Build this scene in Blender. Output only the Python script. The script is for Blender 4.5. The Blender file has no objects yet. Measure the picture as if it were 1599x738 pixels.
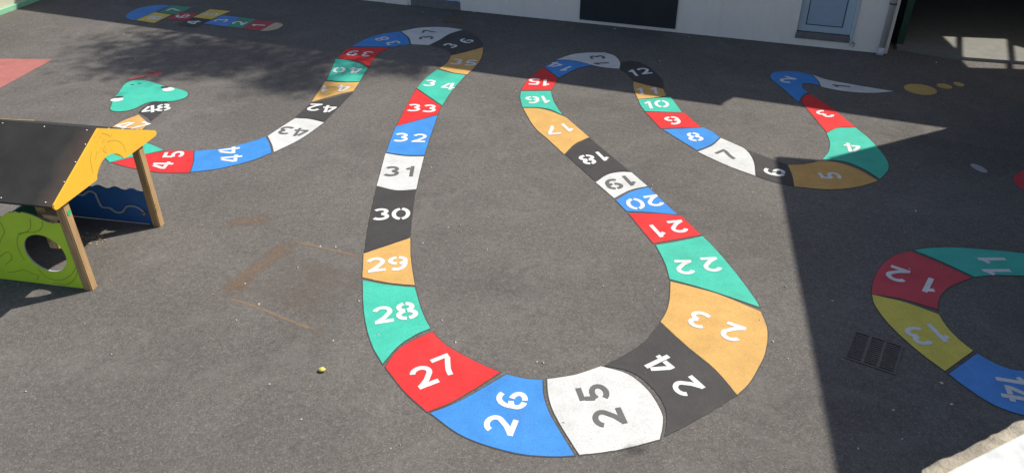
import bpy, bmesh, math, random
from mathutils import Vector, Matrix
from mathutils.geometry import tessellate_polygon
R = math.radians
random.seed(7)
scene = bpy.context.scene
COL = scene.collection

# ------------------------------------------------------------------ camera
CAM_H = 5.2
PITCH = 32.4256
cam_d = bpy.data.cameras.new('camera')
cam_d.sensor_width = 36.0
cam_d.lens = 1220.0/1599.0*36.0
cam_d.clip_start = 0.05
cam_d.clip_end = 500
cam_d.dof.use_dof = True
cam_d.dof.focus_distance = 9.5
cam_d.dof.aperture_fstop = 14.0
cam = bpy.data.objects.new('camera', cam_d)
cam.location = (0, 0, CAM_H)
cam.rotation_euler = (R(90-PITCH), 0, 0)
COL.objects.link(cam)
scene.camera = cam

# ------------------------------------------------------------------ light
SUN_AZ, SUN_EL = 25.0, 53.0       # azimuth from +X towards +Y
world = bpy.data.worlds.new('World'); scene.world = world
world.use_nodes = True
nt = world.node_tree
sky = nt.nodes.new('ShaderNodeTexSky'); sky.sky_type = 'NISHITA'
sky.sun_disc = False; sky.dust_density = 1.6; sky.ozone_density = 0.9
sky.sun_elevation = R(SUN_EL); sky.sun_rotation = R(90-SUN_AZ)
bg = nt.nodes['Background']; bg.inputs['Strength'].default_value = 0.12
nt.links.new(sky.outputs[0], bg.inputs[0])
sun_d = bpy.data.lights.new('sun', 'SUN'); sun_d.energy = 4.8; sun_d.angle = R(0.6)
sun_d.color = (1.0, 0.95, 0.87)
sun = bpy.data.objects.new('sun', sun_d); COL.objects.link(sun)
to_sun = Vector((math.cos(R(SUN_EL))*math.cos(R(SUN_AZ)), math.cos(R(SUN_EL))*math.sin(R(SUN_AZ)), math.sin(R(SUN_EL))))
sun.rotation_euler = to_sun.to_track_quat('Z', 'Y').to_euler()
sun.location = (20, 10, 30)
S = Vector((to_sun.x/to_sun.z, to_sun.y/to_sun.z))   # plan shift towards the sun per metre of height
vs = scene.view_settings
vs.view_transform = 'Standard'; vs.look = 'None'; vs.exposure = 0.36; vs.gamma = 1.0; vs.use_curve_mapping = False

# surveyed plan of the playground, metres, camera foot at the origin
SNAKE = [
  (1, 'white', [(5.526, 13.709), (5.714, 13.465, 1), (6.166, 13.186, 1), (6.691, 12.909), (6.26, 12.839, 1), (5.841, 12.915, 1), (5.612, 13.034, 1), (5.488, 13.137), (5.531, 13.402, 1)], [('1', 5.85, 13.14, 162.3, 0.303)]),
  (2, 'blue', [(4.871, 12.428), (4.79, 13.004, 1), (4.711, 13.529, 1), (4.807, 13.787, 1), (5.001, 13.886, 1), (5.282, 13.873, 1), (5.5, 13.702), (5.518, 13.434, 1), (5.478, 13.173), (5.352, 13.278, 1), (5.199, 13.265, 1), (5.138, 13.034, 1), (5.172, 12.874), (5.005, 12.682, 1)], [('2', 4.985, 13.451, -132.3, 0.323)]),
  (3, 'red', [(4.923, 12.456), (5.049, 12.682, 1), (5.175, 12.798), (5.353, 12.155, 1), (5.461, 11.409), (5.219, 11.414, 1), (4.94, 11.236)], [('3', 5.148, 11.931, -57.0, 0.292)]),
  (4, 'teal', [(4.931, 11.198), (5.164, 11.375, 1), (5.456, 11.395), (5.516, 10.92, 1), (5.504, 10.353, 1), (5.402, 9.986, 1), (5.159, 9.676), (5.065, 9.947, 1), (4.896, 10.188, 1), (4.7, 10.27, 1), (4.554, 10.282), (4.726, 10.523, 1), (4.855, 10.83, 1)], [('4', 5.141, 10.666, -102.0, 0.312)]),
  (5, 'yellow', [(3.997, 10.115), (4.242, 10.127, 1), (4.48, 10.229), (4.744, 10.18, 1), (4.962, 9.967, 1), (5.113, 9.627), (4.753, 9.453, 1), (4.357, 9.381, 1), (3.893, 9.459), (3.964, 9.791, 1)], [('5', 4.491, 9.772, 180.0, 0.306)]),
  (6, 'black', [(3.528, 10.609), (3.778, 10.332, 1), (3.988, 10.119), (3.959, 9.791, 1), (3.888, 9.464), (3.66, 9.582, 1), (3.449, 9.764), (3.54, 10.229, 1)], [('6', 3.739, 9.888, 157.4, 0.305)]),
  (7, 'white', [(3.229, 11.012), (3.369, 10.83, 1), (3.509, 10.609, 1), (3.53, 10.249, 1), (3.439, 9.772), (3.103, 10.106, 1), (2.777, 10.536), (3.037, 10.741, 1)], [('7', 3.193, 10.439, 127.8, 0.314)]),
  (8, 'blue', [(2.385, 11.332), (3.036, 11.395), (3.146, 11.246, 1), (3.214, 11.035), (3.012, 10.763, 1), (2.773, 10.588)], [('8', 2.83, 11.05, 97.8, 0.317)]),
  (9, 'red', [(2.208, 12.006), (2.849, 11.975), (2.999, 11.414), (2.36, 11.366)], [('9', 2.599, 11.666, 99.9, 0.319)]),
  (10, 'teal', [(2.166, 12.551), (2.447, 12.591, 1), (2.734, 12.665), (2.81, 11.996), (2.203, 12.043), (2.167, 12.318, 1)], [('1', 2.3, 12.303, 91.0, 0.317), ('0', 2.526, 12.347, 85.3, 0.318)]),
  (11, 'yellow', [(2.187, 13.377), (2.424, 13.186, 1), (2.661, 13.028), (2.67, 12.711), (2.429, 12.62, 1), (2.158, 12.568), (2.149, 13.004, 1)], [('1', 2.243, 12.908, 88.2, 0.309), ('1', 2.49, 12.926, 87.9, 0.321)]),
  (12, 'black', [(2.02, 14.02), (2.084, 14.363), (2.362, 14.434, 1), (2.6, 14.054, 1), (2.721, 13.465, 1), (2.678, 13.064), (2.429, 13.216, 1), (2.196, 13.402), (2.126, 13.722, 1)], [('1', 2.236, 13.797, 100.1, 0.323), ('2', 2.457, 13.897, 107.5, 0.316)]),
  (13, 'white', [(0.843, 14.491), (1.158, 14.794, 1), (1.468, 14.905, 1), (1.823, 14.928), (2.002, 14.721, 1), (2.06, 14.363, 1), (2.008, 14.02), (1.739, 14.087, 1), (1.533, 14.211, 1), (1.281, 14.413, 1), (1.041, 14.505, 1)], [('1', 1.699, 14.294, -174.1, 0.292), ('3', 1.653, 14.638, -175.9, 0.303)]),
  (14, 'blue', [(0.609, 14.128), (0.841, 14.441), (1.064, 14.469, 1), (1.279, 14.385, 1), (1.51, 14.224), (1.205, 14.02, 1), (1.023, 13.787, 1), (0.85, 13.554)], [('1', 1.025, 14.01, -132.7, 0.304), ('4', 0.825, 14.222, -125.0, 0.3)]),
  (15, 'red', [(0.596, 14.094), (0.833, 13.529), (0.693, 12.975), (0.159, 12.957), (0.309, 13.529, 1)], [('1', 0.615, 13.31, -96.3, 0.308), ('5', 0.404, 13.366, -97.5, 0.316)]),
  (16, 'teal', [(0.158, 12.915), (0.679, 12.921), (0.713, 12.428, 1), (0.824, 11.904), (0.625, 12.128, 1), (0.392, 12.214, 1), (0.177, 12.214), (0.144, 12.597, 1)], [('1', 0.575, 12.54, -80.3, 0.314), ('6', 0.347, 12.522, -86.6, 0.313)]),
  (17, 'yellow', [(0.187, 12.177), (0.433, 12.16, 1), (0.663, 12.022, 1), (0.892, 11.776), (1.196, 11.04), (0.962, 10.808, 1), (0.776, 10.45), (0.567, 10.943, 1), (0.352, 11.439, 1)], [('1', 0.884, 11.395, -69.1, 0.312), ('7', 0.641, 11.295, -78.8, 0.323)]),
  (18, 'black', [(0.79, 10.45), (0.959, 10.772, 1), (1.203, 11.012), (1.683, 9.915), (1.522, 9.907, 1), (1.339, 9.822, 1), (1.158, 9.62)], [('1', 1.34, 10.39, -69.6, 0.303), ('8', 1.114, 10.274, -75.0, 0.313)]),
  (19, 'white', [(1.167, 9.582), (1.347, 9.802, 1), (1.538, 9.888, 1), (1.701, 9.876), (1.869, 9.472), (1.617, 9.362, 1), (1.373, 9.136)], [('1', 1.642, 9.634, -71.9, 0.298), ('9', 1.411, 9.528, -77.6, 0.304)]),
  (20, 'blue', [(1.39, 9.081), (1.609, 9.302, 1), (1.874, 9.446), (2.147, 8.703), (1.841, 8.762, 1), (1.498, 8.795)], [('2', 1.895, 9.063, -75.3, 0.302), ('0', 1.64, 8.98, -80.2, 0.307)]),
  (21, 'red', [(1.517, 8.739), (1.869, 8.732, 1), (2.192, 8.674), (2.351, 8.216), (1.728, 8.025)], [('2', 2.098, 8.41, -79.3, 0.298), ('1', 1.831, 8.31, -71.6, 0.299)]),
  (22, 'teal', [(1.753, 7.982), (2.05, 8.068, 1), (2.365, 8.186), (2.465, 7.883, 1), (2.589, 7.373, 1), (2.674, 6.908, 1), (2.687, 6.751), (2.288, 7.014, 1), (2.031, 7.16, 1), (1.804, 7.272), (1.801, 7.609, 1)], [('2', 2.015, 7.508, -89.1, 0.3), ('2', 2.338, 7.564, -86.1, 0.299)]),
  (23, 'yellow', [(1.803, 7.227), (2.283, 6.99, 1), (2.681, 6.672), (2.673, 6.417, 1), (2.623, 6.21, 1), (2.537, 5.991, 1), (2.417, 5.782, 1), (2.257, 5.548, 1), (2.118, 5.406), (1.986, 5.764, 1), (1.765, 6.129, 1), (1.573, 6.499), (1.668, 6.679, 1), (1.741, 6.908, 1)], [('2', 2.292, 6.324, -122.5, 0.301), ('3', 1.984, 6.532, -120.2, 0.297)]),
  (24, 'black', [(0.911, 5.81), (1.308, 6.129, 1), (1.568, 6.488), (1.763, 6.119, 1), (1.984, 5.755, 1), (2.113, 5.397), (1.755, 5.137, 1), (1.345, 4.881), (1.402, 5.089, 1), (1.404, 5.275, 1), (1.322, 5.521, 1), (1.153, 5.727, 1)], [('2', 1.667, 5.517, -149.9, 0.292), ('4', 1.466, 5.825, -147.2, 0.299)]),
  (25, 'white', [(0.339, 5.619), (0.625, 5.686, 1), (0.873, 5.803), (1.123, 5.691, 1), (1.288, 5.461, 1), (1.367, 5.193, 1), (1.361, 5.049, 1), (1.301, 4.853), (1.146, 4.799, 1), (0.892, 4.726, 1), (0.582, 4.675), (0.41, 5.097, 1), (0.345, 5.375, 1)], [('2', 0.878, 5.113, -167.6, 0.3), ('5', 0.766, 5.431, -168.6, 0.305)]),
  (26, 'blue', [(-0.053, 5.687), (0.114, 5.628, 1), (0.293, 5.608), (0.297, 5.375, 1), (0.358, 5.121, 1), (0.538, 4.668), (0.344, 4.658, 1), (0.003, 4.704, 1), (-0.428, 4.888, 1), (-0.747, 5.169), (-0.532, 5.291, 1), (-0.359, 5.426, 1)], [('2', -0.107, 5.022, 162.9, 0.298), ('6', -0.001, 5.342, 167.1, 0.303)]),
  (27, 'red', [(-0.83, 6.333), (-0.661, 6.109, 1), (-0.339, 5.857, 1), (-0.115, 5.718), (-0.385, 5.461, 1), (-0.592, 5.291, 1), (-0.779, 5.189), (-1.015, 5.452, 1), (-1.243, 5.792), (-1.17, 6.011, 1), (-1.045, 6.169, 1)], [('2', -0.856, 5.657, 120.0, 0.309), ('7', -0.654, 5.817, 121.9, 0.301)]),
  (28, 'teal', [(-1.702, 7.249), (-1.386, 7.157, 1), (-1.092, 7.111), (-1.021, 6.838, 1), (-0.941, 6.59, 1), (-0.855, 6.391), (-1.005, 6.281, 1), (-1.166, 6.089, 1), (-1.277, 5.838), (-1.435, 6.149, 1), (-1.585, 6.634, 1)], [('2', -1.38, 6.617, 104.6, 0.298), ('8', -1.14, 6.681, 105.0, 0.315)]),
  (29, 'yellow', [(-1.778, 7.796), (-1.259, 8.144), (-1.2, 7.676, 1), (-1.1, 7.155), (-1.407, 7.204, 1), (-1.714, 7.307)], [('2', -1.594, 7.561, 102.5, 0.305), ('9', -1.345, 7.587, 97.0, 0.303)]),
  (30, 'black', [(-1.866, 9.45), (-1.569, 9.327, 1), (-1.31, 9.359), (-1.293, 8.795, 1), (-1.26, 8.171), (-1.777, 7.818), (-1.837, 8.632, 1)], [('3', -1.698, 8.711, 95.7, 0.303), ('0', -1.445, 8.723, 96.4, 0.308)]),
  (31, 'white', [(-1.884, 10.484), (-1.587, 10.387, 1), (-1.3, 10.378), (-1.31, 9.888, 1), (-1.312, 9.384), (-1.572, 9.355, 1), (-1.867, 9.479)], [('3', -1.714, 9.909, 90.8, 0.309), ('1', -1.453, 9.905, 91.4, 0.314)]),
  (32, 'blue', [(-1.851, 11.434), (-1.219, 11.886), (-1.269, 11.081, 1), (-1.299, 10.425), (-1.591, 10.429, 1), (-1.877, 10.519), (-1.868, 10.943, 1)], [('3', -1.718, 11.031, 90.9, 0.32), ('2', -1.431, 11.008, 88.4, 0.308)]),
  (33, 'red', [(-1.689, 13.028), (-1.19, 12.236), (-1.232, 11.912), (-1.836, 11.453), (-1.776, 12.209, 1)], [('3', -1.639, 12.184, 90.4, 0.314), ('3', -1.379, 12.154, 89.8, 0.323)]),
  (34, 'teal', [(-1.4, 13.986), (-1.13, 13.8, 1), (-0.852, 13.689), (-1.051, 12.945, 1), (-1.176, 12.29), (-1.682, 13.064), (-1.568, 13.544, 1)], [('3', -1.475, 13.295, 82.4, 0.309), ('4', -1.132, 13.142, 82.3, 0.321)]),
  (35, 'yellow', [(-0.577, 15.231), (-0.582, 14.794, 1), (-0.651, 14.294, 1), (-0.83, 13.722), (-1.084, 13.82, 1), (-1.355, 14.033), (-1.249, 14.311, 1), (-1.204, 14.54, 1), (-1.192, 14.743), (-0.879, 14.973, 1)], [('3', -1.059, 14.39, 80.8, 0.32), ('5', -0.781, 14.33, 82.6, 0.323)]),
  (36, 'black', [(-1.026, 16.335), (-0.797, 16.053, 1), (-0.636, 15.641, 1), (-0.578, 15.266), (-0.88, 14.999, 1), (-1.195, 14.776), (-1.305, 15.094, 1), (-1.652, 15.348), (-1.478, 15.682, 1), (-1.292, 16.053, 1)], [('3', -1.24, 15.325, 140.6, 0.3), ('6', -0.93, 15.622, 139.1, 0.306)]),
  (37, 'white', [(-2.339, 16.24), (-2.017, 16.466, 1), (-1.64, 16.536, 1), (-1.363, 16.492, 1), (-1.04, 16.352), (-1.307, 16.074, 1), (-1.491, 15.682, 1), (-1.673, 15.363), (-2.039, 15.411), (-2.122, 15.804, 1)], [('3', -1.771, 15.812, -176.8, 0.299), ('7', -1.746, 16.219, 174.7, 0.293)]),
  (38, 'blue', [(-2.371, 16.223), (-2.161, 15.804, 1), (-2.071, 15.403), (-2.238, 15.34, 1), (-2.407, 15.255), (-3.22, 15.278), (-3.021, 15.722, 1), (-2.725, 16.053, 1)], [('3', -2.411, 15.482, -149.8, 0.292), ('8', -2.675, 15.747, -144.4, 0.292)]),
  (39, 'red', [(-3.251, 15.231), (-2.453, 15.208), (-2.629, 14.831, 1), (-2.696, 14.128), (-2.936, 14.416, 1), (-3.364, 14.605), (-3.326, 14.943, 1)], [('3', -2.835, 14.828, -100.4, 0.292), ('9', -3.119, 14.877, -102.9, 0.297)]),
  (40, 'teal', [(-3.398, 14.555), (-3.034, 14.416, 1), (-2.711, 14.07), (-2.746, 13.39), (-3.04, 13.371, 1), (-3.349, 13.446)], [('4', -2.91, 13.937, -87.2, 0.303), ('0', -3.217, 13.951, -83.9, 0.304)]),
  (41, 'yellow', [(-3.367, 13.39), (-3.043, 13.324, 1), (-2.743, 13.352), (-2.779, 12.927), (-3.058, 12.74, 1), (-3.408, 12.434)], [('4', -2.976, 13.05, -87.5, 0.292), ('1', -3.3, 13.033, -85.6, 0.292)]),
  (42, 'black', [(-3.409, 12.387), (-2.77, 12.871), (-3.02, 11.621), (-3.286, 11.753, 1), (-3.54, 11.788), (-3.477, 12.088, 1)], [('4', -3.044, 12.136, -89.6, 0.293), ('2', -3.309, 12.201, -93.9, 0.305)]),
  (43, 'white', [(-3.528, 11.763), (-3.28, 11.722, 1), (-3.025, 11.591), (-3.258, 10.989, 1), (-3.554, 10.523), (-3.672, 10.83, 1), (-3.797, 11.081), (-3.689, 11.366, 1)], [('4', -3.316, 11.223, -95.1, 0.295), ('3', -3.568, 11.287, -98.7, 0.292)]),
  (44, 'blue', [(-3.82, 11.058), (-3.689, 10.785, 1), (-3.586, 10.501), (-3.834, 10.229, 1), (-4.225, 9.986, 1), (-4.577, 9.888), (-4.648, 10.229, 1), (-4.752, 10.557), (-4.34, 10.653, 1), (-4.047, 10.841, 1)], [('4', -4.127, 10.301, -168.3, 0.306), ('4', -4.238, 10.566, -163.8, 0.307)]),
  (45, 'red', [(-4.774, 10.566), (-4.653, 10.188, 1), (-4.592, 9.868), (-4.917, 9.868, 1), (-5.132, 9.907, 1), (-5.546, 10.046, 1), (-5.837, 10.194), (-5.553, 10.381, 1), (-5.206, 10.566)], [('4', -5.064, 10.09, 178.2, 0.292), ('5', -5.019, 10.438, -171.9, 0.303)]),
  (46, 'teal', [(-5.219, 10.588), (-5.427, 10.741, 1), (-5.621, 10.864, 1), (-5.8, 10.989, 1), (-5.887, 11.081), (-6.334, 11.058), (-6.243, 10.785, 1), (-6.099, 10.48, 1), (-5.866, 10.188), (-5.559, 10.395, 1)], []),
  (47, 'yellow', [(-6.132, 11.904), (-5.837, 11.562), (-5.842, 11.317, 1), (-5.886, 11.105), (-6.335, 11.081), (-6.368, 11.294, 1), (-6.3, 11.636, 1)], [('4', -6.196, 11.476, 62.2, 0.305), ('7', -5.933, 11.458, 58.7, 0.292)]),
  (48, 'black', [(-6.176, 11.996), (-6.166, 12.236, 1), (-6.112, 12.428), (-5.85, 12.428), (-5.782, 12.102, 1), (-5.829, 11.649), (-5.988, 11.84, 1)], [('4', -6.044, 12.116, 111.4, 0.31), ('8', -5.836, 12.193, 109.4, 0.314)]),
]
TRAIL = [
  (11, 'green', [(4.858, 7.869), (5.074, 7.918, 1), (5.395, 7.925, 1), (5.806, 7.869, 1), (6.141, 7.799, 1), (6.591, 7.703), (6.37, 7.297), (5.887, 7.34, 1), (5.538, 7.353, 1), (5.305, 7.317), (5.087, 7.613, 1)], [('1', 5.687, 7.649, 180.0, 0.325), ('1', 5.619, 7.412, 180.0, 0.325)]),
  (12, 'maroon', [(4.794, 7.845), (5.047, 7.582, 1), (5.259, 7.297), (4.964, 7.147, 1), (4.813, 7.026, 1), (4.703, 6.896, 1), (4.603, 6.708), (4.324, 6.884, 1), (3.999, 6.99), (4.12, 7.247, 1), (4.333, 7.542, 1), (4.573, 7.758, 1)], [('1', 4.719, 7.139, -126.6, 0.325), ('2', 4.44, 7.364, -127.1, 0.318)]),
  (13, 'lemon', [(4.001, 6.979), (4.305, 6.838, 1), (4.575, 6.625), (4.563, 6.417, 1), (4.591, 6.21, 1), (4.649, 6.035), (4.225, 5.736), (4.087, 6.05, 1), (3.978, 6.449, 1), (3.957, 6.792, 1)], [('1', 4.436, 6.315, -80.6, 0.302), ('3', 4.198, 6.263, -81.0, 0.301)]),
  (14, 'royal', [(4.668, 5.991), (4.774, 5.842, 1), (4.881, 5.758, 1), (5.0, 5.736, 1), (5.365, 5.709), (4.996, 5.049), (4.651, 5.153, 1), (4.443, 5.303, 1), (4.312, 5.53, 1), (4.244, 5.691)], [('1', 4.812, 5.608, -14.9, 0.295), ('4', 4.751, 5.409, -15.0, 0.295)]),
]
HOP = [
  (1, 'hred', [(-5.62, 17.058), (-5.159, 16.878), (-5.344, 16.275), (-5.756, 16.448)], [('1', -5.469, 16.639, 170.8, 0.295)]),
  (2, 'hgreen', [(-6.013, 17.222), (-5.629, 17.063), (-5.764, 16.453), (-6.11, 16.563)], [('2', -5.924, 16.805, 160.2, 0.316)]),
  (3, 'hblue', [(-6.458, 17.37), (-6.023, 17.227), (-6.119, 16.567), (-6.698, 16.778)], [('3', -6.371, 16.979, 173.1, 0.309)]),
  (4, 'hblack', [(-7.073, 17.203), (-6.628, 17.058), (-6.765, 16.51), (-7.237, 16.679)], [('4', -6.942, 16.855, 174.4, 0.296)]),
  (5, 'hyellow', [(-6.892, 17.841), (-6.384, 17.692), (-6.622, 17.081), (-7.077, 17.232)], [('5', -6.727, 17.428, 171.3, 0.315)]),
  (6, 'hred', [(-7.482, 17.633), (-7.067, 17.52), (-7.115, 16.961), (-7.616, 17.1)], [('6', -7.333, 17.308, 173.2, 0.316)]),
  (7, 'hgreen', [(-7.89, 18.152), (-7.373, 18.008), (-7.482, 17.433), (-7.986, 17.608)], [('7', -7.689, 17.784, 166.2, 0.312)]),
  (8, 'hyellow', [(-8.062, 17.598), (-7.622, 17.423), (-7.774, 16.814), (-8.263, 17.026)], [('8', -7.912, 17.189, 171.5, 0.315)]),
  (9, 'hblue', [(-7.905, 18.152), (-8.224, 18.173, 1), (-8.486, 18.008, 1), (-8.623, 17.697, 1), (-8.612, 17.356, 1), (-8.495, 17.142, 1), (-8.291, 17.007), (-8.073, 17.608)], []),
  (10, 'tan', [(-5.149, 16.869), (-4.999, 16.773, 1), (-4.941, 16.616, 1), (-5.017, 16.374, 1), (-5.195, 16.275, 1), (-5.334, 16.27)], []),
]
HEAD = [(-6.685, 12.112, 1), (-6.548, 12.033, 1), (-6.387, 12.064, 1), (-6.29, 12.171, 1), (-6.216, 12.354, 1), (-6.123, 12.448, 1), (-5.932, 12.456, 1), (-5.751, 12.484, 1), (-5.63, 12.605, 1), (-5.621, 12.755, 1), (-5.717, 12.915, 1), (-5.962, 13.064, 1), (-6.245, 13.198, 1), (-6.517, 13.371, 1), (-6.718, 13.443, 1), (-6.875, 13.402, 1), (-6.921, 13.216, 1), (-6.858, 12.827, 1), (-6.851, 12.654, 1), (-6.765, 12.354, 1)]
TONGUE = [(-6.941, 13.481), (-6.791, 13.625), (-6.615, 13.709), (-6.477, 13.702)]
FORK = [[(-6.484, 13.689), (-6.629, 13.853), (-6.756, 13.903)], [(-6.484, 13.689), (-6.486, 13.787), (-6.541, 13.869)]]
PIX = {'spot1': (7.193, 13.004), 'spot2': (7.688, 13.155), 'spot3': (7.987, 13.247), 'red': (7.48, 9.453), 'whiteA': (6.677, 10.147), 'whiteB': (6.748, 9.868), 'eyeL': (-6.753, 12.529), 'eyeR': (-6.05, 12.996), 'pupL': (-6.775, 12.642), 'pupR': (-6.147, 13.095), 'nosL': (-6.772, 13.216), 'nosR': (-6.671, 13.278), 'wallL': (-2.998, 18.414), 'wallR': (7.352, 14.846), 'A1l': (-8.634, 16.842), 'A1r': (3.461, 12.307), 'A2l': (3.806, 12.665), 'A2r': (6.86, 11.397), 'B2': (4.566, 10.291), 'C0': (3.869, 10.353), 'C1': (2.722, 4.48), 'k0': (7.643, 15.094), 'k1': (8.525, 14.54), 'k2': (9.715, 14.259), 'lw0': (-11.494, 17.476), 'lw1': (-11.221, 18.628), 'leaf': (-1.854, 5.736), 'g0': (3.573, 6.337), 'g1': (3.971, 6.089), 'g2': (3.701, 5.703), 'g3': (3.323, 5.93)}
REDAREA = [(-9.89, 14.576), (-8.846, 14.54), (-9.054, 13.064)]
PATCH = [(8.787, 15.722), (10.085, 15.541), (9.932, 15.208), (10.377, 14.54), (10.154, 13.953), (8.561, 14.087)]
BARS = [[(9.281, 16.011), (8.26, 13.886)], [(10.323, 16.011), (9.153, 13.689)]]
DIRT = [('fill', [(-2.774, 6.861), (-2.545, 7.222), (-2.275, 7.676)]), ('fill', [(-2.408, 6.656), (-2.143, 7.038), (-1.91, 7.542)]), ('band', [(-3.204, 6.955), (-3.113, 7.222), (-2.98, 7.476), (-2.831, 7.771), (-2.706, 8.083)]), ('line', [(-3.201, 6.943), (-2.943, 6.838), (-2.618, 6.668), (-2.301, 6.492), (-1.997, 6.333)]), ('line', [(-2.706, 8.083), (-2.414, 7.968), (-2.078, 7.841), (-1.78, 7.717)]), ('blotch', [(-3.653, 8.443), (-3.502, 8.537), (-3.343, 8.553), (-3.101, 8.665)]), ('blotch', [(-3.13, 7.038), (-3.018, 7.222), (-2.923, 7.272)]), ('blotch', [(-2.081, 6.354), (-2.008, 6.323), (-1.935, 6.292)])]
DARK = [[(0.956, 4.704), (1.031, 4.733), (1.114, 4.726), (1.195, 4.747)]]
PLATE = [(-1.538, 17.38), (-1.106, 17.332), (-1.008, 16.796), (-1.498, 16.842)]
SHADE = [(-7.37, 15.56, 0.9, 1.0), (-6.7, 15.32, 1.0, 1.0), (-6.0, 15.17, 0.9, 1.0), (-5.11, 15.17, 0.8, 1.0), (-4.32, 15.09, 0.7, 0.8), (-6.85, 14.72, 0.8, 1.0), (-6.3, 14.58, 0.8, 1.0), (-7.12, 14.29, 0.5, 0.9), (-6.49, 14.09, 0.7, 0.9), (-6.03, 14.16, 0.5, 0.7), (-5.61, 14.72, 0.5, 0.9), (-5.11, 14.5, 0.5, 1.0), (-5.13, 14.16, 0.45, 0.9), (-5.41, 13.89, 0.35, 0.7), (-4.63, 14.79, 0.4, 0.8), (-4.0, 14.79, 0.45, 0.8), (-3.68, 14.43, 0.4, 0.7), (-3.53, 14.65, 0.35, 0.7), (-4.21, 14.36, 0.3, 0.6), (-4.23, 13.69, 0.45, 1.3), (-3.87, 13.43, 0.5, 1.4), (-3.8, 13.89, 0.45, 1.3), (-3.93, 13.19, 0.4, 1.0), (-4.23, 13.25, 0.3, 0.6), (-3.38, 13.0, 0.3, 0.6), (-3.26, 14.87, 0.4, 0.7), (-2.78, 14.58, 0.3, 0.6), (-2.43, 14.29, 0.4, 0.9), (-2.07, 14.36, 0.35, 0.9), (-1.87, 14.16, 0.3, 0.8), (-2.13, 13.89, 0.25, 0.7), (-1.77, 13.79, 0.25, 0.6), (-2.85, 13.89, 0.25, 0.4)]
BITS = [(3.213, 8.681), (2.628, 6.525), (-8.386, 15.561), (-7.939, 14.363), (-7.268, 14.576), (-9.093, 16.096), (-8.122, 16.053), (-10.46, 17.308), (3.08, 7.135), (1.596, 7.062), (1.022, 7.135), (-2.333, 7.953), (-2.143, 7.939), (-2.501, 7.503), (-3.029, 7.184), (-2.766, 6.803), (-2.927, 6.525), (-1.836, 6.189), (2.667, 6.179), (-0.58, 6.169), (0.244, 5.867), (0.307, 5.857), (-0.804, 8.382), (-0.662, 8.443), (-0.512, 8.351), (-1.093, 8.025), (-0.306, 7.883), (-0.214, 10.459), (-1.167, 10.026), (4.73, 11.737), (0.073, 12.915), (-1.46, 10.006), (8.098, 14.363), (9.128, 15.804), (4.892, 16.309), (5.392, 15.682), (1.264, 16.44), (3.671, 15.886), (2.829, 14.434), (2.188, 16.396), (-0.86, 17.598), (-2.017, 17.598), (1.911, 9.399), (1.937, 9.508), (-4.018, 5.981), (-4.601, 5.452), (-1.389, 6.281), (-1.684, 6.861), (-2.324, 5.548), (3.011, 4.747), (3.507, 5.209), (2.745, 5.914), (0.465, 5.049), (-1.913, 5.089), (-1.056, 4.747), (-0.745, 6.525), (4.078, 5.283), (4.114, 5.565), (4.628, 7.476), (3.52, 6.861), (5.277, 8.795)]
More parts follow.
